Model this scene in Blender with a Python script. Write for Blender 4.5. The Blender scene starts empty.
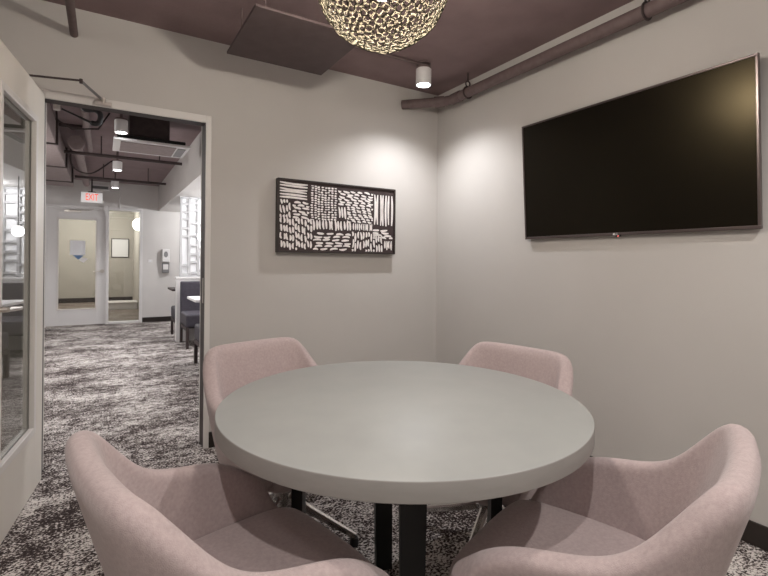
import bpy, bmesh, math, random
from math import sin, cos, pi, radians
from mathutils import Vector, Matrix
random.seed(7)
scene = bpy.context.scene
COL = scene.collection

# ------------------------------------------------------------------ materials
def mat(name, color, rough=.6, metal=0., emit=None, estr=0., trans=0., alpha=1., spec=.5, ior=1.45):
    m = bpy.data.materials.new(name); m.use_nodes = True
    b = m.node_tree.nodes['Principled BSDF']
    b.inputs['Base Color'].default_value = (*color, 1)
    b.inputs['Roughness'].default_value = rough
    b.inputs['Metallic'].default_value = metal
    b.inputs['Transmission Weight'].default_value = trans
    b.inputs['Specular IOR Level'].default_value = spec
    b.inputs['IOR'].default_value = ior
    if emit:
        b.inputs['Emission Color'].default_value = (*emit, 1)
        b.inputs['Emission Strength'].default_value = estr
    return m

def noisy(name, c1, c2, scale, rough=.7, detail=4, bump=0., bscale=None, spec=.3, stretch=(1, 1, 1), lo=.35, hi=.65, sheen=0.):
    m = mat(name, c1, rough, spec=spec)
    nt = m.node_tree; N = nt.nodes; L = nt.links; b = N['Principled BSDF']
    tc = N.new('ShaderNodeTexCoord'); mp = N.new('ShaderNodeMapping')
    mp.inputs['Scale'].default_value = stretch
    L.new(tc.outputs['Object'], mp.inputs['Vector'])
    n = N.new('ShaderNodeTexNoise'); n.inputs['Scale'].default_value = scale; n.inputs['Detail'].default_value = detail
    L.new(mp.outputs['Vector'], n.inputs['Vector'])
    r = N.new('ShaderNodeValToRGB')
    r.color_ramp.elements[0].position = lo; r.color_ramp.elements[0].color = (*c1, 1)
    r.color_ramp.elements[1].position = hi; r.color_ramp.elements[1].color = (*c2, 1)
    L.new(n.outputs['Fac'], r.inputs['Fac']); L.new(r.outputs['Color'], b.inputs['Base Color'])
    if bump:
        n2 = N.new('ShaderNodeTexNoise'); n2.inputs['Scale'].default_value = bscale or scale * 4
        n2.inputs['Detail'].default_value = 3
        L.new(tc.outputs['Object'], n2.inputs['Vector'])
        bp = N.new('ShaderNodeBump'); bp.inputs['Strength'].default_value = bump; bp.inputs['Distance'].default_value = .004
        L.new(n2.outputs['Fac'], bp.inputs['Height']); L.new(bp.outputs['Normal'], b.inputs['Normal'])
    if sheen:
        b.inputs['Sheen Weight'].default_value = sheen
    return m

WALL = noisy('wall_paint', (.535, .508, .478), (.55, .523, .492), 3, .75, bump=.08, bscale=140)
HALLWALL = noisy('hall_paint', (.63, .605, .585), (.65, .625, .605), 3, .75, bump=.06, bscale=140)
CEIL = noisy('ceiling_paint', (.228, .160, .160), (.258, .185, .184), 5, .8, bump=.25, bscale=60)
HALLCEIL = noisy('hall_ceiling_paint', (.27, .205, .21), (.30, .23, .235), 5, .8, bump=.25, bscale=60)
BROWN = noisy('pipe_paint', (.135, .098, .095), (.16, .118, .114), 30, .55, bump=.1)
PANEL = noisy('panel_paint', (.085, .060, .060), (.10, .072, .072), 12, .6)
LBROWN = noisy('hall_duct_paint', (.26, .21, .205), (.30, .245, .24), 20, .6)
DKBROWN = noisy('conduit_paint', (.045, .032, .032), (.06, .044, .042), 20, .55)
FRAME = mat('frame_paint', (.70, .67, .64), .4)
LEAF = noisy('door_paint', (.70, .66, .60), (.73, .69, .63), 6, .45, stretch=(1, 1, .1))
WHITE = mat('white_paint', (.72, .70, .69), .45)
LATT = mat('lattice_paint', (.42, .415, .42), .5)
FROST = mat('frosted_panel', (.84, .84, .85), .6)
DKREBATE = mat('rebate_dark', (.05, .035, .032), .6)  # dark brown lining of the doorway rebate
BASE = mat('base_vinyl', (.028, .021, .018), .5)
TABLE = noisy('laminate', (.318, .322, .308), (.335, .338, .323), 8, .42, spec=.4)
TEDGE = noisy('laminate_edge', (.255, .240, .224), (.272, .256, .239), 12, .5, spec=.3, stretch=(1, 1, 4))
BLACK = mat('black_steel', (.012, .013, .013), .38)
BLACKP = mat('black_plastic', (.02, .018, .02), .5)
PINK = noisy('pink_wool', (.408, .326, .317), (.48, .390, .381), 110, .95, detail=8, bump=.28, bscale=420, spec=.1, sheen=.25, lo=.3, hi=.7)
CHROME = mat('chrome', (.62, .60, .58), .16, 1.)
SATIN = mat('satin_nickel', (.60, .56, .52), .3, 1.)
GOLD = noisy('champagne_wire', (.062, .053, .036), (.09, .078, .055), 40, .65, spec=.08)
BULB = mat('bulb_glow', (1, 1, 1), .4, emit=(1., .92, .82), estr=365.)
LAMPGLOW = mat('lamp_glow', (1, 1, 1), .4, emit=(.96, .97, 1.), estr=14.)
GLOBE = mat('globe_glow', (1, 1, 1), .4, emit=(1., .97, .94), estr=6.)
SCREEN = mat('tv_screen', (.005, .0045, .004), .28, spec=.27)
SCREEN.node_tree.nodes['Principled BSDF'].inputs['Specular Tint'].default_value = (1, .80, .46, 1)
SCREEN.node_tree.nodes['Principled BSDF'].inputs['Coat Weight'].default_value = .0
SCREEN.node_tree.nodes['Principled BSDF'].inputs['Coat Tint'].default_value = (1, .9, .7, 1)
SCREEN.node_tree.nodes['Principled BSDF'].inputs['Coat Roughness'].default_value = .27
BEZEL = mat('tv_bezel', (.16, .13, .125), .3, .8)
ARTBG = noisy('art_ground', (.045, .030, .030), (.06, .042, .041), 25, .7)
ARTW = noisy('art_paint', (.74, .69, .66), (.84, .79, .76), 60, .7)
DKFRAME = mat('frame_wood', (.035, .026, .024), .45)
PAPER = mat('paper', (.82, .82, .84), .7)
BLUE = mat('blue_print', (.10, .19, .36), .6)
GREY = mat('grey_plastic', (.22, .215, .215), .5)
NAVY = noisy('booth_vinyl', (.045, .04, .052), (.06, .054, .066), 30, .55)
TAN = noisy('vestibule_paint', (.47, .445, .405), (.49, .465, .42), 3, .75)
SIGNFACE = mat('sign_face', (.75, .74, .74), .5, emit=(1., .97, .96), estr=.16)
RED = mat('exit_red', (.8, .1, .06), .5, emit=(1., .16, .10), estr=.42)
LEDRED = mat('standby_red', (.6, .05, .05), .5, emit=(1., .2, .18), estr=1.)
SILVER = mat('silver_print', (.75, .73, .72), .4)

def glass_mat(name, tint):
    m = bpy.data.materials.new(name); m.use_nodes = True
    nt = m.node_tree; N = nt.nodes; L = nt.links; N.clear()
    o = N.new('ShaderNodeOutputMaterial'); mix = N.new('ShaderNodeMixShader')
    t = N.new('ShaderNodeBsdfTransparent'); t.inputs['Color'].default_value = (*tint, 1)
    g = N.new('ShaderNodeBsdfGlossy'); g.inputs['Roughness'].default_value = .01
    f = N.new('ShaderNodeFresnel'); f.inputs['IOR'].default_value = 1.6
    # front faces carry the reflectance of both surfaces of the pane, back faces just let light out
    geo = N.new('ShaderNodeNewGeometry')
    def mth(op, a, b_):
        n = N.new('ShaderNodeMath'); n.operation = op
        for i, v in enumerate((a, b_)):
            if isinstance(v, float): n.inputs[i].default_value = v
            else: L.new(v, n.inputs[i])
        return n.outputs[0]
    both = mth('DIVIDE', mth('MULTIPLY', f.outputs['Fac'], 2.), mth('ADD', f.outputs['Fac'], 1.))
    fac = mth('MULTIPLY', both, mth('SUBTRACT', 1., geo.outputs['Backfacing']))
    L.new(fac, mix.inputs['Fac']); L.new(t.outputs['BSDF'], mix.inputs[1])
    L.new(g.outputs['BSDF'], mix.inputs[2]); L.new(mix.outputs['Shader'], o.inputs['Surface'])
    return m
GLASS = glass_mat('pane_glass', (.80, .82, .80))

def carpet():
    m = mat('carpet_pile', (.3, .3, .3), .95, spec=.08)
    nt = m.node_tree; N = nt.nodes; L = nt.links; b = N['Principled BSDF']
    tc = N.new('ShaderNodeTexCoord')
    def noise(stretch, scale, detail, rough=.6, rot=0.):
        mp = N.new('ShaderNodeMapping'); mp.inputs['Scale'].default_value = stretch
        mp.inputs['Rotation'].default_value = (0, 0, rot)
        L.new(tc.outputs['Object'], mp.inputs['Vector'])
        n = N.new('ShaderNodeTexNoise'); n.inputs['Scale'].default_value = scale
        n.inputs['Detail'].default_value = detail; n.inputs['Roughness'].default_value = rough
        L.new(mp.outputs['Vector'], n.inputs['Vector']); return n.outputs['Fac']
    def math_(op, a, b_):
        n = N.new('ShaderNodeMath'); n.operation = op
        for i, v in enumerate((a, b_)):
            if isinstance(v, float): n.inputs[i].default_value = v
            else: L.new(v, n.inputs[i])
        return n.outputs[0]
    big = noise((1., 1.5, 1), 2.2, 3)
    mid = noise((1., 1.35, 1), 15., 6, .7)
    fin = noise((1., 1.2, 1), 85., 3, .6)
    v = math_('ADD', math_('MULTIPLY', big, .50), math_('MULTIPLY', mid, .70))
    v = math_('ADD', v, math_('MULTIPLY', fin, 1.15))
    r = N.new('ShaderNodeValToRGB'); E = r.color_ramp.elements
    E[0].position = .98; E[0].color = (.038, .028, .027, 1)
    E[1].position = 1.20; E[1].color = (.66, .615, .58, 1)
    sc = math_('MULTIPLY', v, .5)
    E[0].position = .545; E[1].position = .638
    e = E.new(.585); e.color = (.14, .112, .105, 1)
    L.new(sc, r.inputs['Fac']); L.new(r.outputs['Color'], b.inputs['Base Color'])
    bp = N.new('ShaderNodeBump'); bp.inputs['Strength'].default_value = .6; bp.inputs['Distance'].default_value = .006
    L.new(noise((1, 1, 1), 190., 2), bp.inputs['Height']); L.new(bp.outputs['Normal'], b.inputs['Normal'])
    return m
CARPET = carpet()

# ------------------------------------------------------------------ mesh helpers
class MB:
    def __init__(s): s.b = bmesh.new()
    def box(s, a, c, bev=0., seg=2, M=None):
        r = bmesh.ops.create_cube(s.b, size=1); vs = r['verts']
        for v in vs:
            v.co = Vector([a[i] + (v.co[i] + .5) * (c[i] - a[i]) for i in range(3)])
        if M is not None: bmesh.ops.transform(s.b, matrix=M, verts=vs)
        if bev:
            es = list({e for v in vs for e in v.link_edges})
            bmesh.ops.bevel(s.b, geom=es, offset=bev, segments=seg, affect='EDGES', profile=.5)
        return s
    def tube(s, pts, r, n=12, close=True):
        pts = [Vector(p) for p in pts]; rr = r if isinstance(r, (list, tuple)) else [r] * len(pts)
        rings = []; prev = None
        for i, p in enumerate(pts):
            t = (pts[min(i + 1, len(pts) - 1)] - pts[max(i - 1, 0)]).normalized()
            if prev is None:
                u = t.cross(Vector((0, 0, 1)))
                if u.length < .01: u = t.cross(Vector((1, 0, 0)))
            else: u = prev - t * prev.dot(t)
            u.normalize(); prev = u; w = t.cross(u)
            rings.append([s.b.verts.new(p + (u * cos(2 * pi * k / n) + w * sin(2 * pi * k / n)) * rr[i]) for k in range(n)])
        for A, B in zip(rings, rings[1:]):
            for k in range(n): s.b.faces.new((A[k], A[(k + 1) % n], B[(k + 1) % n], B[k]))
        if close:
            s.b.faces.new(rings[0][::-1]); s.b.faces.new(rings[-1])
        return s
    def lathe(s, prof, n=32, c=(0, 0, 0), cap0=True, cap1=True):
        rings = []
        for r, z in prof:
            rings.append([s.b.verts.new((c[0] + r * cos(2 * pi * k / n), c[1] + r * sin(2 * pi * k / n), c[2] + z)) for k in range(n)])
        for A, B in zip(rings, rings[1:]):
            for k in range(n): s.b.faces.new((A[k], A[(k + 1) % n], B[(k + 1) % n], B[k]))
        if cap0: s.b.faces.new(rings[0][::-1])
        if cap1: s.b.faces.new(rings[-1])
        return s
    def poly(s, pts):
        s.b.faces.new([s.b.verts.new(p) for p in pts]); return s
    def sphere(s, c, r, u=24, v=16):
        bmesh.ops.create_uvsphere(s.b, u_segments=u, v_segments=v, radius=r, matrix=Matrix.Translation(c)); return s
    def build(s, name, m, parent=None, smooth=False, loc=None, sub=0):
        bmesh.ops.recalc_face_normals(s.b, faces=s.b.faces)
        me = bpy.data.meshes.new(name); s.b.to_mesh(me); s.b.free()
        o = bpy.data.objects.new(name, me); COL.objects.link(o)
        me.materials.append(m)
        if smooth:
            for p in me.polygons: p.use_smooth = True
            if smooth != 'all':
                try: me.set_sharp_from_angle(angle=radians(38))
                except Exception: pass
        if parent is not None: o.parent = parent
        if loc: o.location = loc
        if sub:
            md = o.modifiers.new('sub', 'SUBSURF'); md.levels = sub; md.render_levels = sub
        return o

def tag(o, label=None, cat=None, group=None, kind=None):
    if label: o['label'] = label
    if cat: o['category'] = cat
    if group: o['group'] = group
    if kind: o['kind'] = kind
    return o
def empty(name, loc=(0, 0, 0), rz=0., label=None, cat=None, group=None, kind=None):
    o = bpy.data.objects.new(name, None); COL.objects.link(o)
    o.empty_display_size = .1; o.location = loc; o.rotation_euler = (0, 0, rz)
    return tag(o, label, cat, group, kind)
def copy_tree(o, parent=None):
    c = o.copy(); COL.objects.link(c)
    if parent is not None: c.parent = parent
    for ch in list(o.children): copy_tree(ch, c)
    return c
def struct(name, mb, m, parent=None, label=None):
    o = mb.build(name, m, parent)
    if parent is None: tag(o, label, name.split('_')[0], None, 'structure')
    return o

# ------------------------------------------------------------------ room constants
YB, XR, ZC = 3.111, 2.3954, 2.594
WT = .14                       # back wall thickness
XL, YF = -1.25, -1.05          # hidden walls
OX0, OX1, OZ = -.285, .55, 2.066   # doorway
YH = 9.9                       # far end of hallway
HX0, HX1 = -1.7, 2.6

struct('floor', MB().box((HX0 - .2, YF - .2, -.08), (HX1 + .2, 15.3, 0)), CARPET, label='white and dark brown streaked patterned carpet')
struct('ceiling', MB().box((XL - .1, YF - .1, ZC), (XR + .1, YB + .02, ZC + .1)), CEIL, label='dark mauve brown painted ceiling of the meeting room')
w = MB().box((XL - .1, YB, 0), (OX0 - .03, YB + WT, ZC + .1))
w.box((OX1 + .03, YB, 0), (XR + .1, YB + WT, ZC + .1))
w.box((OX0 - .03, YB, OZ + .042), (OX1 + .03, YB + WT, ZC + .1))
struct('wall_back', w, WALL, label='warm grey wall with the doorway and the framed artwork')
struct('wall_right', MB().box((XR, YF - .1, 0), (XR + .1, YB, ZC + .1)), WALL, label='warm grey wall that carries the television')
struct('wall_left', MB().box((XL - .1, YF - .1, 0), (XL, YB, ZC + .1)), WALL)
struct('wall_front', MB().box((XL, YF - .1, 0), (XR, YF, ZC + .1)), WALL)
struct('baseboard_right', MB().box((XR - .012, YF, 0), (XR, YB, .1), .003), BASE, label='dark brown base along the television wall')
struct('baseboard_back', MB().box((OX1 + .032, YB - .012, 0), (XR - .012, YB, .1), .003), BASE, label='dark brown base along the artwork wall')
# hallway shell
struct('ceiling_hallway', MB().box((HX0, YB + .02, ZC + .006), (HX1, 15.1, ZC + .1)), HALLCEIL, label='dark mauve ceiling of the hallway')
struct('wall_hallway_left', MB().box((HX0 - .1, YB + WT, 0), (HX0, 15.1, ZC + .1)), HALLWALL)
struct('wall_hallway_right', MB().box((HX1 - .2, YB + WT, 0), (HX1, 15.1, ZC + .1)), HALLWALL)
DW0, DW1, SW1, DH = -.845, .035, .585, 2.09     # hallway end: door and sidelight opening
w = MB().box((HX0, YH, 0), (DW0 - .05, YH + .12, ZC + .02)).box((SW1 + .05, YH, 0), (HX1, YH + .12, ZC + .02)).box((DW0 - .05, YH, DH + .05), (SW1 + .05, YH + .12, ZC + .02))
struct('wall_hallway_end', w, HALLWALL, label='pale end wall of the hallway with the exit door')
struct('trim_soffit', MB().box((.9, YB + WT, 2.125), (HX1 - .2, YH, ZC + .01)), HALLWALL, label='pale boxed soffit over the booths')
struct('baseboard_hallway', MB().box((SW1 + .05, YH - .012, 0), (2.3, YH, .09), .003), BASE, label='dark base under the soap dispenser wall')
# vestibule behind the far door
struct('wall_vestibule', MB().box((HX0, 15.0, 0), (HX1, 15.1, ZC)), TAN, label='tan wall seen through the far glass door')
struct('wall_vestibule_side', MB().box((.72, YH + .12, 0), (.8, 15.0, ZC)), TAN)
struct('floor_vestibule', MB().box((HX0, YH + .12, 0), (.72, 14.985, .004)), noisy('vestibule_floor', (.17, .13, .105), (.30, .26, .22), 2.2, .5))
struct('baseboard_vestibule', MB().box((HX0, 14.985, 0.0), (.72, 15.0, .13), .003), BASE)

# doorway frame
f = empty('trim_doorway', (0, 0, 0), kind='structure', label='painted steel frame around the open doorway', cat='door frame')
fr = MB().box((OX1, YB - .012, 0), (OX1 + .032, YB + .004, OZ + .046), .003)
fr.box((OX0 - .032, YB - .012, 0), (OX0, YB + .004, OZ + .046), .003)
fr.box((OX0, YB - .012, OZ), (OX1, YB + .004, OZ + .046), .003)
fr.box((OX1 - .001, YB + WT - .005, 0), (OX1 + .032, YB + WT + .012, OZ + .05), .002)
fr.box((OX0 - .032, YB + WT - .005, 0), (OX0 + .001, YB + WT + .012, OZ + .05), .002)
fr.box((OX0, YB + WT - .005, OZ + .020), (OX1, YB + WT + .012, OZ + .05), .001)
fr.build('casing', FRAME, f)
g = MB().box((OX1 + .001, YB + .004, 0), (OX1 + .03, YB + WT - .005, OZ + .03)).box((OX0 - .03, YB + .004, 0), (OX0 - .001, YB + WT - .005, OZ + .03))
g.box((OX0 - .001, YB + .004, OZ + .003), (OX1 + .001, YB + .095, OZ + .042)).box((OX0 - .001, YB + .095, OZ + .028), (OX1 + .001, YB + WT - .005, OZ + .042))
g.build('rebate', DKREBATE, f)
MB().box((OX1 - .003, YB + .035, .92), (OX1 + .006, YB + .06, 1.08), .001).build('strike_plate', SATIN, f)
hb = MB()
for z in (.25, 1.05, 1.82):
    hb.tube([(-.287, YB - .014, z), (-.287, YB - .014, z + .11)], .008, 10)
hb.build('hinge', SATIN, f)

# open door leaf: local +X runs from hinge to free edge, local +Y is the face towards the doorway side seen by us
ang = math.atan2(-.992, -.1246)
d1 = empty('door_1', (-.321, 3.094, .012), ang, label='open painted door leaf with a tall glass pane at the left edge', cat='door', kind='structure')
LW, LH, LT = .83, 2.068, .045
gx0, gx1, gz0, gz1 = .145, LW - .14, .30, 1.905
lf = MB().box((0, -.0, 0), (gx0, LT, LH), .002).box((gx1, 0, 0), (LW, LT, LH), .002).box((gx0, 0, 0), (gx1, LT, gz0), 0).box((gx0, 0, gz1), (gx1, LT, LH), 0)
lf.build('leaf', LEAF, d1)
mo = MB()
for y0, y1 in ((-.006, LT / 2 - .0045), (LT / 2 + .0045, LT + .006)):
    mo.box((gx0 - .004, y0, gz0 - .004), (gx0 + .03, y1, gz1 + .004), .003).box((gx1 - .03, y0, gz0 - .004), (gx1 + .004, y1, gz1 + .004), .003)
    mo.box((gx0 + .03, y0, gz0 - .004), (gx1 - .03, y1, gz0 + .03), .003).box((gx0 + .03, y0, gz1 - .03), (gx1 - .03, y1, gz1 + .004), .003)
mo.build('glazing_bead', FRAME, d1)
MB().box((gx0, LT / 2 - .004, gz0), (gx1, LT / 2 + .004, gz1)).build('pane', GLASS, d1)
for sgn, y0 in ((1, LT), (-1, 0.)):
    h = MB()
    h.tube([(.775, y0, .985), (.775, y0 + sgn * .055, .985)], .011, 12)
    h.tube([(.783, y0 + sgn * .055, .985), (.74, y0 + sgn * .058, .985), (.68, y0 + sgn * .058, .980), (.612, y0 + sgn * .055, .976), (.604, y0 + sgn * .035, .975)], [.010, .011, .010, .009, .009], 12)
    ho = h.build('lever_handle', SATIN, d1, True)
    MB().box((.745, y0 - .001, .90), (.805, y0 + sgn * .008, 1.06), .003).build('escutcheon', SATIN, ho)
# closer arm
c = empty('door_closer_arm', (-.009, 3.1, 2.08), label='thin two-bar door closer arm above the doorway', cat='door closer')
MB().box((-.045, -.022, -.012), (.045, 0, .012), .004).tube([(0, -.02, 0), (0, -.02, .03)], .012, 10).build('bracket', SATIN, c)
MB().tube([(-.01, -.02, .024), (-.097, -.24, .034)], .0075, 8).build('short_bar', GREY, c)
MB().tube([(-.097, -.24, .036), (-.34, -.30, -.004)], .0055, 8).tube([(-.097, -.24, .022), (-.097, -.24, .044)], .008, 10).build('long_bar', DKBROWN, c)
MB().box((-.40, -.43, -.10), (-.366, -.18, -.05), .004).build('closer_body', SATIN, c)

# ------------------------------------------------------------------ television
TVW, TVH = 1.274, .733
tv = empty('television', (2.3455, 1.488, 1.716), 0, 'large black wall-mounted television tilted forward on the right wall', 'television')
tv.rotation_euler = (0, -.058, 0)
b = MB(); t = .011
for a, c_ in (((-.006, -TVW / 2, -TVH / 2), (.014, TVW / 2, -TVH / 2 + .016)), ((-.006, -TVW / 2, TVH / 2 - t), (.014, TVW / 2, TVH / 2)),
              ((-.006, -TVW / 2, -TVH / 2 + .016), (.014, -TVW / 2 + t, TVH / 2 - t)), ((-.006, TVW / 2 - t, -TVH / 2 + .016), (.014, TVW / 2, TVH / 2 - t))):
    b.box(a, c_, .002)
b.build('bezel', BEZEL, tv)
MB().box((-.002, -TVW / 2 + t, -TVH / 2 + .016), (.004, TVW / 2 - t, TVH / 2 - t)).build('screen', SCREEN, tv)
MB().box((.014, -TVW / 2 + .004, -TVH / 2 + .004), (.018, TVW / 2 - .004, TVH / 2 - .004), .001).build('back_panel', BLACKP, tv)
MB().box((.018, -.30, -.06), (.046, .30, .06), .004).build('wall_bracket', BLACK, tv)
def text(name, body, size, m, loc, rot, parent, ext=.0008):
    cu = bpy.data.curves.new(name, 'FONT'); cu.body = body; cu.size = size; cu.extrude = ext
    cu.align_x = 'CENTER'; cu.align_y = 'CENTER'; cu.materials.append(m)
    o = bpy.data.objects.new(name, cu); COL.objects.link(o); o.parent = parent
    bpy.context.view_layer.update()
    me = bpy.data.meshes.new_from_object(o.evaluated_get(bpy.context.evaluated_depsgraph_get()))
    bpy.data.objects.remove(o)
    o = bpy.data.objects.new(name, me); COL.objects.link(o); o.parent = parent
    o.location = loc; o.rotation_euler = rot; return o
text('brand_mark', 'LG', .014, SILVER, (-.0072, .005, -TVH / 2 + .008), (pi / 2, 0, -pi / 2), tv)
MB().tube([(-.0062, .018, -TVH / 2 + .008), (-.008, .018, -TVH / 2 + .008)], .0055, 12).build('brand_emblem', SILVER, tv)
MB().box((-.004, -.012, -TVH / 2 - .007), (.012, .012, -TVH / 2), .002).build('sensor', BLACKP, tv)
MB().box((-.0055, -.007, -TVH / 2 - .006), (-.003, -.001, -TVH / 2 - .001)).build('standby_light', LEDRED, tv)

# ------------------------------------------------------------------ artwork
AX0, AX1, AZ0, AZ1 = 1.006, 1.950, 1.254, 1.760
art = empty('framed_artwork', ((AX0 + AX1) / 2, YB, (AZ0 + AZ1) / 2), 0, 'dark framed canvas of white brush strokes on the back wall', 'artwork')
hw, hh = (AX1 - AX0) / 2, (AZ1 - AZ0) / 2; ft = .012
b = MB()
b.box((-hw, -.052, -hh), (-hw + ft, -.004, hh), .001).box((hw - ft, -.052, -hh), (hw, -.004, hh), .001)
b.box((-hw + ft, -.052, -hh), (hw - ft, -.004, -hh + ft), .001).box((-hw + ft, -.052, hh - ft), (hw - ft, -.004, hh), .001)
b.build('frame', DKFRAME, art)
MB().box((-hw + ft, -.042, -hh + ft), (hw - ft, -.004, hh - ft)).build('canvas', ARTBG, art)
sb = MB(); iw, ih = hw - ft - .004, hh - ft - .004
def stroke(u, v, du, dv, wd):
    # u, v centre in 0..1 (v down), du/dv half extents, a slightly bowed blade of paint
    n = 5; L_, R_ = [], []
    bow = random.uniform(-.006, .006)
    wd *= 1.22
    px, pz = -iw + 2 * iw * u, ih - 2 * ih * v
    dx, dz = du * 2 * iw, -dv * 2 * ih
    ln = math.hypot(dx, dz) or 1e-6; nx, nz = -dz / ln, dx / ln
    for i in range(n):
        s_ = -1 + 2 * i / (n - 1)
        w_ = wd * (1 - .45 * abs(s_) ** 3) * random.uniform(.85, 1.12)
        cx, cz = px + dx * s_ + nx * bow * (1 - s_ * s_), pz + dz * s_ + nz * bow * (1 - s_ * s_)
        cl = lambda x_, m_: max(-m_, min(m_, x_))
        L_.append(sb.b.verts.new((cl(cx + nx * w_, iw), -.0432, cl(cz + nz * w_, ih))))
        R_.append(sb.b.verts.new((cl(cx - nx * w_, iw), -.0432, cl(cz - nz * w_, ih))))
    for i in range(n - 1): sb.b.faces.new((L_[i], L_[i + 1], R_[i + 1], R_[i]))
def field(u0, u1, v0, v1, horiz, length, pitch, wd, tilt=0., jit=.25, gap=.25):
    # rows of strokes filling a patch; length/pitch in metres
    W, H = (u1 - u0) * 2 * iw, (v1 - v0) * 2 * ih
    A, B = (W, H) if horiz else (H, W)
    rows = max(1, round(B / pitch))
    for r in range(rows):
        n = max(1, round(A / length)); off = random.uniform(-.4, .4) if n > 1 else 0
        for k in range(n + (1 if n > 1 else 0)):
            a0 = (k + off) * A / n; a1 = a0 + A / n * (1 - gap * random.uniform(.5, 1.3))
            a0, a1 = max(0, a0), min(A, a1)
            if a1 - a0 < length * .25: continue
            bb = (r + .5 + random.uniform(-jit, jit) * .5) * B / rows
            ca, ha = (a0 + a1) / 2, (a1 - a0) / 2; tl = tilt + random.uniform(-.12, .12) * (0 if n == 1 else 1)
            if horiz: stroke(u0 + ca / (2 * iw), v0 + bb / (2 * ih), ha / (2 * iw), ha * tl / (2 * ih), wd)
            else: stroke(u0 + bb / (2 * iw), v0 + ca / (2 * ih), ha * tl / (2 * iw), ha / (2 * ih), wd)
field(0, .235, .01, .26, True, .23, .020, .0062, .03, gap=.08)
field(.245, .47, .03, .54, False, .017, .027, .0078, 0, jit=.1, gap=.42)
field(.48, .80, .06, .30, True, .062, .020, .0058, .15)
field(.56, .80, .30, .55, True, .045, .018, .0055, .2)
field(.805, .995, .08, .61, False, .26, .0235, .0070, .0, gap=.1)
field(.0, .09, .27, .53, False, .06, .020, .0062, .2)
field(.10, .235, .28, .54, True, .06, .021, .0062, .12)
field(.0, .262, .53, .998, False, .062, .0215, .0066, .1)
field(.262, .60, .54, .72, False, .08, .0235, .0066, .08)
field(.48, .555, .32, .53, False, .10, .022, .0066, .1)
field(.268, .595, .72, .998, True, .085, .0215, .0062, -.02)
field(.61, .80, .56, .69, False, .05, .018, .005, .0)
field(.60, .90, .69, .998, False, .062, .022, .0064, .03)
field(.80, .995, .63, .80, True, .10, .022, .0064, .0)
field(.905, .995, .82, .99, False, .06, .022, .0064, .0)
sb.build('brush_strokes', ARTW, art)

# ------------------------------------------------------------------ table
TX, TY, TR = .862, 1.303, .591
tb = empty('round_table', (TX, TY, 0), 0, 'round grey-topped meeting table with black steel legs', 'table')
MB().lathe([(.02, .7385), (TR - .012, .7395), (TR - .004, .740), (TR, .7375)], 128).b.free()
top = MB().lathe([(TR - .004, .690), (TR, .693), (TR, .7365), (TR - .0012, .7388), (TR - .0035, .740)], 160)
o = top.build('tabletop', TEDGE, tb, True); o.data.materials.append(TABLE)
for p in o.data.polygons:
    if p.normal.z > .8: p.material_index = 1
for dx, dy in ((-.127, -.251), (.093, .270), (-.294, .177), (.256, -.178)):
    a = math.atan2(dy, dx)
    l = MB(); M = Matrix.Translation((dx, dy, 0)) @ Matrix.Rotation(a, 4, 'Z')
    vs = []
    for z, wd, off in ((0, .031, -.02), (.35, .034, 0.), (.665, .039, 0.)):
        vs.append([l.b.verts.new(M @ Vector((x, y, z))) for x, y in ((off - .018, -wd), (off + .018, -wd), (off + .018, wd), (off - .018, wd))])
    for A, B in zip(vs, vs[1:]):
        for k in range(4): l.b.faces.new((A[k], A[(k + 1) % 4], B[(k + 1) % 4], B[k]))
    l.b.faces.new(vs[0][::-1]); l.b.faces.new(vs[-1])
    l.build('leg', BLACK, tb)
cb = MB()
for a, ln in ((-2.039, .28), (1.239, .285), (2.599, .343), (-.608, .312)):
    cb.box((0, -.035, .664), (ln, .035, .690), 0, M=Matrix.Rotation(a, 4, 'Z'))
cb.build('cross_frame', BLACK, tb)

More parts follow.
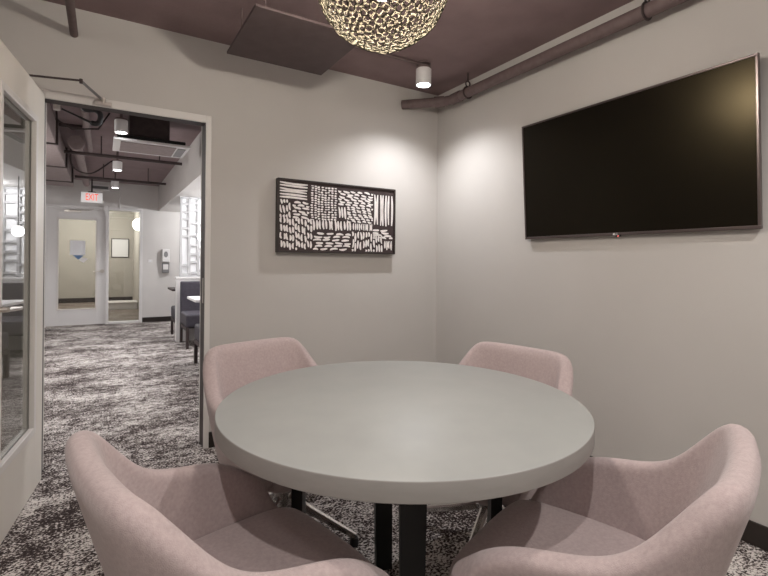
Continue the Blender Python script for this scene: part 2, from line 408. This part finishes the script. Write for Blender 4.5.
# ------------------------------------------------------------------ chairs
def cr(P, n):
    # Catmull-Rom through P, n samples per span
    out = []
    Q = [P[0] * 2 - P[1]] + P + [P[-1] * 2 - P[-2]]
    for i in range(1, len(Q) - 2):
        for k in range(n):
            t = k / n; a, b_, c_, d = Q[i - 1], Q[i], Q[i + 1], Q[i + 2]
            out.append(.5 * ((2 * b_) + (c_ - a) * t + (2 * a - 5 * b_ + 4 * c_ - d) * t * t + (3 * b_ - a - 3 * c_ + d) * t ** 3))
    out.append(P[-1]); return out
def make_chair():
    root = empty('tub_chair', (0, 0, 0), 0, 'x', 'chair', 'pink upholstered tub chairs around the round table')
    rimh = [(.318, .258, .475), (.312, .185, .572), (.307, .06, .607), (.287, -.078, .626), (.268, -.154, .709), (.244, -.230, .796), (.190, -.260, .807), (.087, -.266, .808)]
    both = [(.262, .330, .372), (.262, .22, .345), (.255, .08, .338), (.240, -.02, .335), (.210, -.085, .333), (.165, -.115, .333), (.11, -.124, .333), (.055, -.128, .333)]
    mir = lambda H, cpt: [Vector(p) for p in H] + [Vector(cpt)] + [Vector((-p[0], p[1], p[2])) for p in H[::-1]]
    R = cr(mir(rimh, (0, -.272, .808)), 3); B = cr(mir(both, (0, -.130, .333)), 3)
    for _ in range(4):
        R = [R[0]] + [(a + b_ * 2 + c_) / 4 for a, b_, c_ in zip(R, R[1:], R[2:])] + [R[-1]]
    mb = MB(); nv = 7; grid = []
    for r, bt in zip(R, B):
        row = []
        for j in range(nv + 1):
            v = j / nv; e = v ** .72
            row.append(mb.b.verts.new((bt.x + (r.x - bt.x) * e, bt.y + (r.y - bt.y) * (v ** .95), bt.z + (r.z - bt.z) * v)))
        grid.append(row)
    for a, c_ in zip(grid, grid[1:]):
        for j in range(nv): mb.b.faces.new((a[j], c_[j], c_[j + 1], a[j + 1]))
    sh = mb.build('tub_shell', PINK, root, 'all')
    md = sh.modifiers.new('thick', 'SOLIDIFY'); md.thickness = .062; md.offset = 0.; md.use_even_offset = False
    md = sh.modifiers.new('sub', 'SUBSURF'); md.levels = 2; md.render_levels = 2
    # seat cushion
    half = [(0, .352, 0), (.16, .346, 0), (.236, .318, 0), (.256, .22, 0), (.246, .0, 0), (.208, -.095, 0), (.146, -.145, 0), (0, -.158, 0)]
    outl = cr([Vector(p) for p in half] + [Vector((-x, y, 0)) for x, y, _ in half[-2::-1]], 3)[:-1]
    mb = MB(); rings = []
    for s_, z in ((.80, .328), (.95, .332), (1., .352), (1., .395), (.985, .418), (.95, .430), (.80, .435), (.5, .433), (.2, .432)):
        rings.append([mb.b.verts.new((p.x * s_, .05 + (p.y - .05) * s_, z)) for p in outl])
    n = len(outl)
    for a, c_ in zip(rings, rings[1:]):
        for k in range(n): mb.b.faces.new((a[k], a[(k + 1) % n], c_[(k + 1) % n], c_[k]))
    mb.b.faces.new(rings[0][::-1]); mb.b.faces.new(rings[-1])
    mb.build('seat_cushion', PINK, root, 'all', sub=1)
    MB().lathe([(.10, .308), (.11, .318), (.11, .330)], 24).lathe([(.024, .10), (.024, .309)], 20).lathe([(.03, .115), (.045, .12), (.045, .18), (.03, .195)], 24).build('column', CHROME, root, True, (0, .01, 0))
    for k in range(4):
        a = pi / 4 + k * pi / 2
        l = MB(); vs = []
        for x, z, wd, h in ((.02, .155, .020, .016), (.16, .105, .017, .013), (.36, .040, .012, .009)):
            vs.append([l.b.verts.new((x, y_, z + zz)) for y_, zz in ((-wd, -h), (wd, -h), (wd, h * .5), (wd * .5, h), (-wd * .5, h), (-wd, h * .5))])
        for A, C_ in zip(vs, vs[1:]):
            for q in range(6): l.b.faces.new((A[q], A[(q + 1) % 6], C_[(q + 1) % 6], C_[q]))
        l.b.faces.new(vs[0][::-1]); l.b.faces.new(vs[-1])
        lo = l.build('leg', CHROME, root, False, (0, .01, 0)); lo.rotation_euler = (0, 0, a - pi / 2)
        # glide
        MB().lathe([(.018, 0), (.020, .006), (.016, .034)], 16, (.35, 0, 0)).build('foot_glide', BLACKP, lo, True)
    return root
# facing angle th -> local +Y
chairs = [
    ((.693, 2.020), -1.318, radians(-20.5), 'pink tub chair at the far left of the table, backed to the artwork wall'),
    ((1.434, 1.480), 3.353, radians(-27), 'pink tub chair at the far right, mostly hidden behind the table'),
    ((1.079, .692), 1.921, 0, 'pink tub chair in the right foreground below the television, seen from its side'),
    ((.237, 1.125), .197, 0, 'pink tub chair in the left foreground beside the open door, back turned to it'),
]
proto = make_chair()
for i, ((x, y), th, sw, lab) in enumerate(chairs):
    o = proto if i == 0 else copy_tree(proto)
    o.location = (x, y, 0); o.rotation_euler = (0, 0, th - pi / 2); o['label'] = lab
    base = 0. if i == 0 else first_swivel          # copies start from the first chair's swivel
    for ch in o.children:
        if ch.name.startswith('leg'): ch.rotation_euler.z += sw - base
    if i == 0: first_swivel = sw

# ------------------------------------------------------------------ pendant
PC = Vector((.833, 1.404, 2.190)); PR = .234
pd = empty('pendant_lamp', PC, 0, 'globe pendant woven from pale gold rings hanging over the table', 'lamp')
mb = MB(); NR_ = 980; ga = pi * (3 - 5 ** .5)
for i in range(NR_):
    z = 1 - 2 * (i + .5) / NR_
    if z > .93: continue
    r_ = (1 - z * z) ** .5
    nrm = Vector((r_ * cos(ga * i), r_ * sin(ga * i), z)) + Vector([random.uniform(-.012, .012) for _ in range(3)]); nrm.normalize()
    u = nrm.orthogonal().normalized(); tw = Matrix.Rotation(random.uniform(-.22, .22), 3, u) @ nrm
    v = tw.cross(u).normalized(); R0 = random.uniform(.0142, .0160); cen = nrm * PR * random.uniform(.985, 1.012)
    ns, nt_ = 12, 4; ring = []
    for a in range(ns):
        d_ = u * cos(2 * pi * a / ns) + v * sin(2 * pi * a / ns)
        ring.append([mb.b.verts.new(cen + d_ * (R0 + .0017 * cos(2 * pi * q / nt_)) + tw * (.0017 * sin(2 * pi * q / nt_))) for q in range(nt_)])
    for a in range(ns):
        A, B = ring[a], ring[(a + 1) % ns]
        for q in range(nt_): mb.b.faces.new((A[q], A[(q + 1) % nt_], B[(q + 1) % nt_], B[q]))
me = mb.build('lamp_shade', GOLD, pd, 'all')
MB().sphere((0, 0, -0.028), .042, 24, 16).build('bulb', BULB, pd, 'all')
MB().lathe([(.012, .008), (.02, .012), (.022, .10), (.008, .11)], 20).build('lamp_socket', BLACKP, pd, True)
MB().tube([(0, 0, .10), (0, 0, ZC - PC.z - .02)], .0035, 8).build('cord', BLACKP, pd)
MB().lathe([(.055, ZC - PC.z - .025), (.06, ZC - PC.z - .02), (.06, ZC - PC.z)], 24).build('ceiling_canopy', BROWN, pd, True)

# ------------------------------------------------------------------ downlights
def downlight(name, loc, label, group, stem):
    # loc = centre of the lit mouth
    r = empty(name, loc, 0, label, 'ceiling light', group)
    MB().lathe([(.053, 0), (.054, .002), (.054, .110), (.050, .114)], 32, cap0=False).lathe([(.053, 0), (.047, .001), (.045, .02)], 32, cap0=False, cap1=False).build('housing', WHITE, r, True)
    MB().lathe([(.0455, .008), (.0455, .010)], 32).build('diffuser', LAMPGLOW, r)
    MB().lathe([(.05, .114), (.05, .128), (.03, .130)], 24).lathe([(.012, .13), (.012, stem)], 12).lathe([(.05, stem - .01), (.05, stem)], 20).build('mount', BROWN, r, True)
    return r
downlight('ceiling_downlight', (1.915, 2.655, 2.437), 'white cylinder downlight near the ceiling corner above the artwork', None, ZC - 2.437)
HL = [((.128, 4.82, 2.335), 'first of three white cylinder lights in the hallway, nearest the doorway'),
      ((.143, 6.80, 2.318), 'middle of the three white cylinder lights along the hallway ceiling'),
      ((.150, 8.50, 2.318), 'farthest white cylinder light in the hallway, close to the exit sign')]
p0 = None
for loc, lab in HL:
    o = downlight('hallway_downlight', loc, lab, 'cylinder lights along the hallway', ZC + .006 - 2.326) if p0 is None else copy_tree(p0)
    p0 = p0 or o; o.location = loc; o['label'] = lab

# ------------------------------------------------------------------ ceiling things of the room
cp = empty('ceiling_panel', (.865, 2.395, 2.35), 0, 'dark square panel hung flat below the ceiling left of the pendant', 'ceiling panel')
MB().box((-.285, -.29, 0), (.285, .285, .014), .003).build('panel_board', PANEL, cp)
for x in (-.22, .22):
    for y in (-.22, .22):
        MB().tube([(x, y, .03), (x, y, ZC - 2.35)], .005, 8).build('hanger_rod', BROWN, cp)
MB().box((-.24, -.24, .014), (.24, .24, .03), .0).build('backing', DKBROWN, cp)
tag(MB().tube([(-.15, YB, 2.448), (-.15, 1.2, 2.448), (-.15, YF, 2.448)], .020, 20).build('ceiling_pipe', BROWN, None, True), 'short brown pipe leaving the back wall above the open door', 'pipe')
pts = [(2.035, YB, 2.452), (2.20, 2.945, 2.452), (2.255, 2.885, 2.451), (2.285, 2.82, 2.45), (2.292, 2.74, 2.45), (2.292, 2.0, 2.45), (2.292, 1.0, 2.45), (2.292, YF, 2.45)]
rp = empty('sprinkler_pipe', (2.292, 1.5, 2.45), 0, 'long brown pipe along the top of the television wall', 'pipe')
loc = lambda P_: [(p[0] - 2.292, p[1] - 1.5, p[2] - 2.45) for p in P_]
MB().tube(loc(pts), .036, 20).build('pipe_run', BROWN, rp, True)
for y in (2.62, 1.30):
    hc = MB().tube([(.042 * cos(a * pi / 10), y - 1.5, .042 * sin(a * pi / 10)) for a in range(21)], .006, 8, False)
    hc.tube([(.02 * cos(a * pi / 8), y - 1.5, .062 + .022 * sin(a * pi / 8)) for a in range(17)], .005, 8, False)
    hc.tube([(0, y - 1.5, .08), (0, y - 1.5, ZC - 2.45)], .006, 8).build('pipe_hanger', DKBROWN, rp)
cf = MB().tube(loc([(2.20 + .02, 2.925, 2.452), (2.268, 2.868, 2.452)]), .042, 20)
cf.tube(loc([(2.2915, 2.79, 2.45), (2.292, 2.70, 2.45)]), .041, 20).build('coupling', BROWN, rp, True)
tag(MB().tube([(1.90, 2.655, ZC - .012), (1.60, 2.66, ZC - .012), (.70, 2.68, ZC - .012)], .010, 10).build('ceiling_conduit', BROWN, None, True), 'thin brown conduit on the ceiling feeding the corner downlight', 'conduit')

# ------------------------------------------------------------------ hallway end: door and sidelight
d2 = empty('door_2', (DW0, YH, 0), 0, 'white glazed exit door at the end of the hallway', 'door', None, 'structure')
W2 = DW1 - DW0
lf = MB(); a0, a1, b0, b1 = .16, W2 - .145, .29, 1.90
lf.box((0, .02, .01), (a0, .065, DH), .002).box((a1, .02, .01), (W2, .065, DH), .002).box((a0, .02, .01), (a1, .065, b0)).box((a0, .02, b1), (a1, .065, DH))
lf.build('leaf', WHITE, d2)
MB().box((a0, .04, b0), (a1, .046, b1)).build('pane', GLASS, d2)
fm = MB()
for q0, q1 in (((a0 - .012, .012, b0 - .012), (a0 + .012, .03, b1 + .012)), ((a1 - .012, .012, b0 - .012), (a1 + .012, .03, b1 + .012)), ((a0, .012, b0 - .012), (a1, .03, b0 + .012)), ((a0, .012, b1 - .012), (a1, .03, b1 + .012))):
    fm.box(q0, q1, .002)
fm.build('glazing_bead', FRAME, d2)
hd = MB().tube([(W2 - .055, .02, .97), (W2 - .055, -.04, .97)], .014, 12).tube([(W2 - .055, -.04, .97), (W2 - .19, -.045, .965)], .011, 10)
hd.build('lever_handle', SATIN, d2, True)
MB().lathe([(.034, -.004), (.034, .004)], 20).build('rose', SATIN, d2).matrix_local = Matrix.Translation((W2 - .055, .016, .97)) @ Matrix.Rotation(pi / 2, 4, 'X')
MB().box((.25, -.03, 2.02), (.50, .02, 2.06), .004).tube([(.3, -.02, 2.05), (.62, -.10, 2.06), (.70, 0.0, 2.10)], .008, 8).build('closer', SATIN, d2)
f2 = empty('trim_exit_door', (0, YH, 0), 0, 'white frame around the exit door and its sidelight', 'door frame', None, 'structure')
fr = MB().box((DW0 - .05, -.02, 0), (DW0, .13, DH + .05), .003).box((DW1, -.02, 0), (DW1 + .05, .13, DH + .05), .003).box((SW1, -.02, 0), (SW1 + .05, .13, DH + .05), .003)
fr.box((DW0, -.02, DH), (DW1, .13, DH + .05), .003).box((DW1 + .05, -.02, DH), (SW1, .13, DH + .05), .003).box((DW1 + .05, -.02, 0), (SW1, .13, .035), .003)
fr.build('casing', WHITE, f2)
w1 = MB().box((DW1 + .05, .05, .035), (SW1, .058, DH))
o = w1.build('window_1', GLASS); o.location = (0, YH, 0); tag(o, 'tall clear sidelight pane right of the exit door', 'window', None, 'structure')
nt_ = empty('door_notice', (-.395, YH + .036, 1.39), 0, 'white paper notice taped on the exit door glass', 'notice')
MB().box((-.115, 0, -.13), (.115, .003, .13)).build('sheet', PAPER, nt_)
MB().poly([(-.07, .001, -.135), (.09, .001, -.135), (.012, .001, -.215)]).build('blue_triangle', BLUE, nt_)
MB().poly([(.012, .0012, -.215), (.06, .0012, -.17), (.16, .0012, -.19), (.09, .0012, -.27)]).build('pale_tag', WHITE, nt_)
nf = empty('framed_notice', (.40, 14.99, 1.50), 0, 'white sheet in a thin dark frame seen through the sidelight', 'notice')
nf.scale = (1.4, 1, 1.4)
nb = MB().box((-.155, -.02, -.19), (-.14, .005, .19)).box((.14, -.02, -.19), (.155, .005, .19)).box((-.14, -.02, -.19), (.14, .005, -.175)).box((-.14, -.02, .175), (.14, .005, .19))
nb.build('frame', DKFRAME, nf); MB().box((-.14, -.01, -.175), (.14, .003, .175)).build('sheet', PAPER, nf)
ledge = tag(MB().box((.10, 12.6, .004), (.70, 13.2, .14), .004).box((.09, 12.58, .14), (.71, 13.22, .17), .004).build('low_ledge', WHITE), 'low white ledge on the floor behind the sidelight', 'ledge')
gl = empty('wall_globe', (.64, 11.0, 1.92), 0, 'glowing white globe lamp seen through the sidelight', 'lamp')
MB().sphere((0, 0, 0), .13, 24, 16).build('globe', GLOBE, gl, 'all'); MB().tube([(0, 0, .12), (0, 0, ZC - 1.92)], .006, 8).build('stem', DKBROWN, gl)

ds = empty('soap_dispenser', (1.027, YH, 1.16), 0, 'white and grey hand sanitizer dispenser on the hallway end wall', 'dispenser')
MB().box((-.066, -.10, -.02), (.066, 0, .235), .012).build('body', WHITE, ds)
MB().lathe([(.036, 0), (.036, .004)], 24).build('window', GREY, ds).matrix_local = Matrix.Translation((0, -.099, .13)) @ Matrix.Rotation(pi / 2, 4, 'X') @ Matrix.Scale(1.6, 4, (0, 1, 0))
MB().box((-.062, -.075, -.225), (.062, 0, -.03), .008).build('drip_tray', GREY, ds)
MB().box((-.045, -.079, -.16), (.045, -.074, -.06), .002).build('label_plate', SILVER, ds)
sw = empty('light_switch', (.762, YH, 1.162), 0, 'small white switch plate left of the soap dispenser', 'switch')
MB().box((-.04, -.008, -.03), (.04, 0, .03), .003).build('plate', WHITE, sw); MB().box((-.02, -.013, -.012), (.02, -.007, .012), .002).build('toggle', PAPER, sw)

ex = empty('exit_sign', (-.178, 9.4, 2.245), 0, 'white exit sign with red letters hung before the far wall', 'sign')
MB().box((-.157, 0, -.085), (.157, .05, .085), .004).build('sign_box', SIGNFACE, ex)
text('letters', 'EXIT', .165, RED, (0, -.003, 0), (pi / 2, 0, 0), ex, .002).scale.x = .55
MB().lathe([(.06, .10), (.06, .085)], 16, (0, .025, 0)).tube([(0, .025, .09), (0, .025, ZC - 2.245)], .012, 10).build('stem', DKBROWN, ex)

gr = empty('return_grille', (-.055, YH, 2.49), 0, 'white air grille with dark slots high on the end wall', 'vent')
MB().box((-.15, -.03, -.05), (.15, 0, -.026), .002).box((-.15, -.03, .026), (.15, 0, .05), .002).box((-.15, -.03, -.026), (-.12, 0, .026)).box((.12, -.03, -.026), (.15, 0, .026)).build('frame', WHITE, gr)
sl = MB().box((-.12, -.004, -.026), (.12, 0, .026))
for k in range(3): sl.box((-.12, -.012, -.018 + k * .016), (.12, -.004, -.014 + k * .016))
sl.build('slats', GREY, gr)
cd = empty('surface_conduit', (.13, YH, 2.25), 0, 'white bent conduit and junction box beside the exit sign', 'conduit')
MB().tube([(.125, -.012, .22), (.125, -.012, -.145), (.11, -.012, -.155), (-.08, -.012, -.155)], .010, 8).build('conduit_run', WHITE, cd)
MB().box((-.13, -.05, -.20), (-.07, 0, -.09), .004).box((-.11, -.03, -.27), (-.075, 0, -.20), .003).build('junction_box', WHITE, cd)

# ------------------------------------------------------------------ hallway ceiling services
du = empty('square_duct', (-.68, 6.55, 2.30), 0, 'large brown square air duct along the left of the hallway ceiling', 'duct')
MB().box((-.30, -2.05, 0), (.28, 2.05, .22), .004).build('duct_run', LBROWN, du)
for y in (-1.1, .25, 1.5): MB().box((-.32, y - .02, -.012), (.30, y + .02, .235), .002).build('flange', DKBROWN, du)
for y in (-1.5, 1.6):
    MB().tube([(.26, y, .2), (.26, y, ZC - 2.30)], .006, 8).build('hanger_rod', DKBROWN, du)
tag(MB().tube([(-.262, 6.1, 2.45), (-.250, 9.2, 2.45)], .050, 18).tube([(-.262, 6.0, 2.45), (-.262, 6.12, 2.45)], .075, 18).build('insulated_pipe', LBROWN, None, True), 'thick pale insulated pipe running down the hallway to the exit sign', 'pipe')
tag(MB().tube([(-.155, 4.9, 2.52), (-.149, 6.7, 2.52)], .030, 16).build('thin_pipe', LBROWN, None, True), 'thin pale pipe left of the first hallway light', 'pipe')
tag(MB().tube([(.125, 5.35, 2.50), (.125, 6.1, 2.50)], .04, 16).build('stub_pipe', LBROWN, None, True), 'short pale pipe stub just behind the nearest hallway light', 'pipe')
def cross_pipe(y, z, x0, x1, r, label):
    p = empty('cross_pipe', (0, y, z), 0, label, 'pipe', 'dark pipes across the hallway ceiling')
    MB().tube([(x0, 0, 0), (x1, 0, 0)], r, 14).build('pipe_run', DKBROWN, p, True)
    for x in (x0 + .35, x1 - .25): MB().tube([(x, 0, 0), (x, 0, ZC - z)], .006, 8).build('hanger_rod', DKBROWN, p)
    return p
cross_pipe(6.2, 2.375, -.38, .82, .018, 'dark pipe across the hallway just behind the ceiling cassette')
cross_pipe(8.0, 2.375, -.36, .83, .018, 'dark pipe across the hallway nearest the exit sign')
cross_pipe(5.75, 2.56, -1.5, -.2, .020, 'dark pipe above the square duct at the hallway left')
tag(MB().tube([(-.37, 5.0, 2.60), (-.36, 5.0, 2.42), (-.25, 5.02, 2.36), (-.05, 5.1, 2.41), (.04, 5.2, 2.60)], .008, 8).build('loose_cable', DKBROWN, None, True), 'thin dark cable sagging below the hallway ceiling', 'cable')
tag(MB().tube([tuple(Vector(p)) for p in cr([Vector(q) for q in ((-.36, 7.0, 2.60), (-.345, 7.1, 2.37), (-.15, 7.3, 2.33), (.1, 7.7, 2.60))], 6)], .010, 8).build('looped_cable', DKBROWN, None, True), 'dark cable drooping beside the insulated pipe', 'cable')
hp = cr([Vector(q) for q in ((-.262, 4.0, 2.258), (-.15, 4.0, 2.215), (-.07, 4.0, 2.185), (-.035, 4.0, 2.20), (-.028, 4.0, 2.255), (-.06, 4.0, 2.285), (-.12, 4.0, 2.28), (-.13, 4.0, 2.33), (-.13, 4.0, 2.60))], 6)
tag(MB().tube(hp, [.006] * 6 + [.008] * 5 + [.019] * (len(hp) - 11), 12).build('flexible_hose', BLACKP, None, True), 'black flexible hose looped below the ceiling just past the doorway', 'hose')
tag(MB().tube([(-.29, 4.0, 2.25), (-.29, 4.0, 2.60)], .009, 8).lathe([(.022, 2.245), (.022, 2.30)], 12, (-.29, 4.0, 0)).build('fire_sprinkler', SATIN), 'small sprinkler head hanging left of the black hose', 'sprinkler')
ac = empty('ceiling_cassette', (.40, 5.22, 2.30), 0, 'square air conditioning cassette hung below the hallway ceiling', 'air conditioner')
MB().box((-.33, -.29, 0), (.33, .27, .02), .003).build('panel_frame', WHITE, ac)
MB().box((-.27, -.23, -.006), (.21, .21, 0.001), .002).build('intake_panel', LBROWN, ac)
MB().box((.225, -.20, -.005), (.30, .20, 0.001), .002).build('outlet_slot', GREY, ac)
MB().box((-.30, -.26, .02), (.29, .24, .06), .01).build('tray', BLACK, ac)
MB().box((-.20, -.2, .06), (.15, .2, ZC - 2.30), .004).build('housing', DKBROWN, ac)

# ------------------------------------------------------------------ booths
hwl = MB().box((.915, 7.35, 0), (HX1 - .2, 7.47, .915), .003).box((.905, 7.335, .915), (HX1 - .2, 7.485, .94), .003)
struct('wall_booth_divider', hwl, WHITE, label='low white half wall between the booths')
tag(struct('wall_booth_divider', MB().box((.915, 4.93, 0), (HX1 - .2, 5.05, .915), .003).box((.905, 4.915, .915), (HX1 - .2, 5.065, .94), .003), WHITE))
ls = empty('lattice_screen', (.96, 7.41, .94), 0, 'white lattice screen rising above the dark booth bench at hallway right', 'screen')
lb = MB(); XS = [0, .13, .255, .40, .53, .70, .85, 1.0, 1.2, 1.38]; H_ = 2.125 - .94
for i, x in enumerate(XS): lb.box((x - .019 if i else 0, -.015, 0), (x + .019 if i else .035, .015, H_), .003)
rows = [[.04, .17, .60, .72, .86, .96, 1.08], [.06, .22, .34, .47, .62, .80, .99, 1.1], [.09, .3, .42, .66, .78, 1.0]]
for i in range(len(XS) - 1):
    for z in rows[i % 3]: lb.box((XS[i], -.014, z - .018), (XS[i + 1], .014, z + .018), .003)
lb.box((0, -.015, 0), (1.38, .015, .03)).box((0, -.015, H_ - .03), (1.38, .015, H_))
lb.build('lattice', LATT, ls)
MB().box((.01, .016, .01), (1.37, .024, H_ - .01)).build('backing_panel', FROST, ls)
ls2 = copy_tree(ls); ls2.location = (.96, 4.99, .94); ls2['label'] = 'white lattice screen mirrored in the open door glass'
def bench(loc, rz, label):
    r = empty('booth_bench', loc, rz, label, 'bench', 'dark booth benches along the hallway')
    MB().box((0, .0, .28), (1.35, .56, .46), .03, 3).build('seat', NAVY, r)
    MB().box((0, .50, .20), (1.35, .62, .88), .015).build('backrest', NAVY, r)
    for x in (.0, 1.31):
        MB().box((x, .0, 0), (x + .035, .045, .28)).box((x, .045, .235), (x + .035, .58, .28)).box((x, .565, 0), (x + .035, .61, .28)).build('leg', DKBROWN, r)
    return r
bench((.955, 6.68, 0), 0, 'dark booth bench facing us against the white half wall')
b2 = bench((.93, 8.12, 0), 0, 'dark booth bench behind the white half wall, mostly hidden')
b2.scale.y = -1
b3 = bench((.905, 5.74, 0), 0, 'nearest dark booth bench, only its end leg showing past the door jamb')
b3.scale.y = -1
def btable(loc, label, m):
    r = empty('booth_table', loc, 0, label, 'table', 'tables in the booths')
    MB().box((0, 0, .715), (1.2, .60, .745), .004).build('tabletop', m, r)
    MB().tube([(.75, .50, .02), (.75, .50, .715)], .035, 14).build('pedestal', BLACK, r)
    MB().lathe([(.10, 0), (.10, .012), (.05, .025)], 24, (.75, .50, 0)).build('foot', BLACK, r)
    return r
btable((.885, 5.55, 0), 'white-topped booth table in front of the dark bench', WHITE)
btable((.895, 7.66, 0), 'booth table behind the white half wall, its shaded edge painted dark', DKBROWN)  # shade on the edge is put into the tabletop's dark colour
bl = empty('booth_pendant', (1.10, 6.4, 1.50), 0, 'small glowing globe pendant over the booth table', 'lamp')
MB().sphere((0, 0, 0), .06, 24, 16).build('globe', GLOBE, bl, 'all'); MB().tube([(0, 0, .07), (0, 0, .625)], .005, 8).build('cord', BLACKP, bl)

# ------------------------------------------------------------------ lights
def light(kind, name, loc, power, color=(1, 1, 1), size=.05, rot=(0, 0, 0), **kw):
    l = bpy.data.lights.new(name, kind); l.energy = power; l.color = color
    if kind == 'AREA': l.size = size
    else: l.shadow_soft_size = size
    for k, v in kw.items(): setattr(l, k, v)
    o = bpy.data.objects.new(name, l); COL.objects.link(o); o.location = loc; o.rotation_euler = rot
    return o
SP = dict(spot_size=radians(125), spot_blend=.7)
for x, y, p in ((-.1, -.1, 33), (1.62, -.1, 33)):
    light('SPOT', 'downlight_beam', (x, y, 2.432), p, (1., .97, .94), .025, spot_size=radians(160), spot_blend=.8)
light('SPOT', 'downlight_beam', (1.915, 2.655, 2.432), 31, (.97, .97, 1.), .04, spot_size=radians(135), spot_blend=.8)
for x, y, p in ((-.75, .6, 6), (.8, -.6, 6)):
    light('POINT', 'room_fill', (x, y, 2.32), p, (1., .97, .94), .10)  # added fill points near the ceiling, no fixtures there
for y in (4.82, 6.8, 8.5):
    light('SPOT', 'hall_beam', (.14, y, 2.31), 40, (.98, .98, 1.), .05, **SP)
for y in (3.9, 5.9, 6.9, 9.0):
    light('POINT', 'hall_booth_fill', (1.7, y, 2.02), 17, (.97, .98, 1.), .03)  # unseen fill points added to brighten the booths and their reflection
light('POINT', 'hall_left_fill', (-1.2, 5.6, 2.0), 18, (1., .98, .96), .12)  # added hallway fill, no fixture on this side
light('POINT', 'vestibule_lamp', (-.3, 13.4, 2.2), 60, (1., .96, .9), .1)
light('POINT', 'vestibule_lamp', (-.3, 10.8, 2.3), 12, (1., .95, .86), .1)

# ------------------------------------------------------------------ world, camera, view
wd = bpy.data.worlds.new('World'); scene.world = wd; wd.use_nodes = True
wd.node_tree.nodes['Background'].inputs[0].default_value = (.02, .02, .02, 1)
cam = bpy.data.cameras.new('Camera'); co = bpy.data.objects.new('Camera', cam); COL.objects.link(co)
cam.sensor_width = 36; cam.lens = 464.409 / 768 * 36; cam.shift_y = -(288 - 261.165) / 768
cam.clip_start = .02
co.matrix_world = Matrix.Translation((0, 0, 1.2)) @ Matrix.Rotation(-.5435, 4, 'Z') @ Matrix.Rotation(pi / 2, 4, 'X') @ Matrix.Rotation(.0092, 4, 'Z')
scene.camera = co
vs = scene.view_settings
vs.view_transform = 'Standard'; vs.look = 'None'; vs.gamma = 1; vs.use_curve_mapping = False; vs.exposure = 1.0
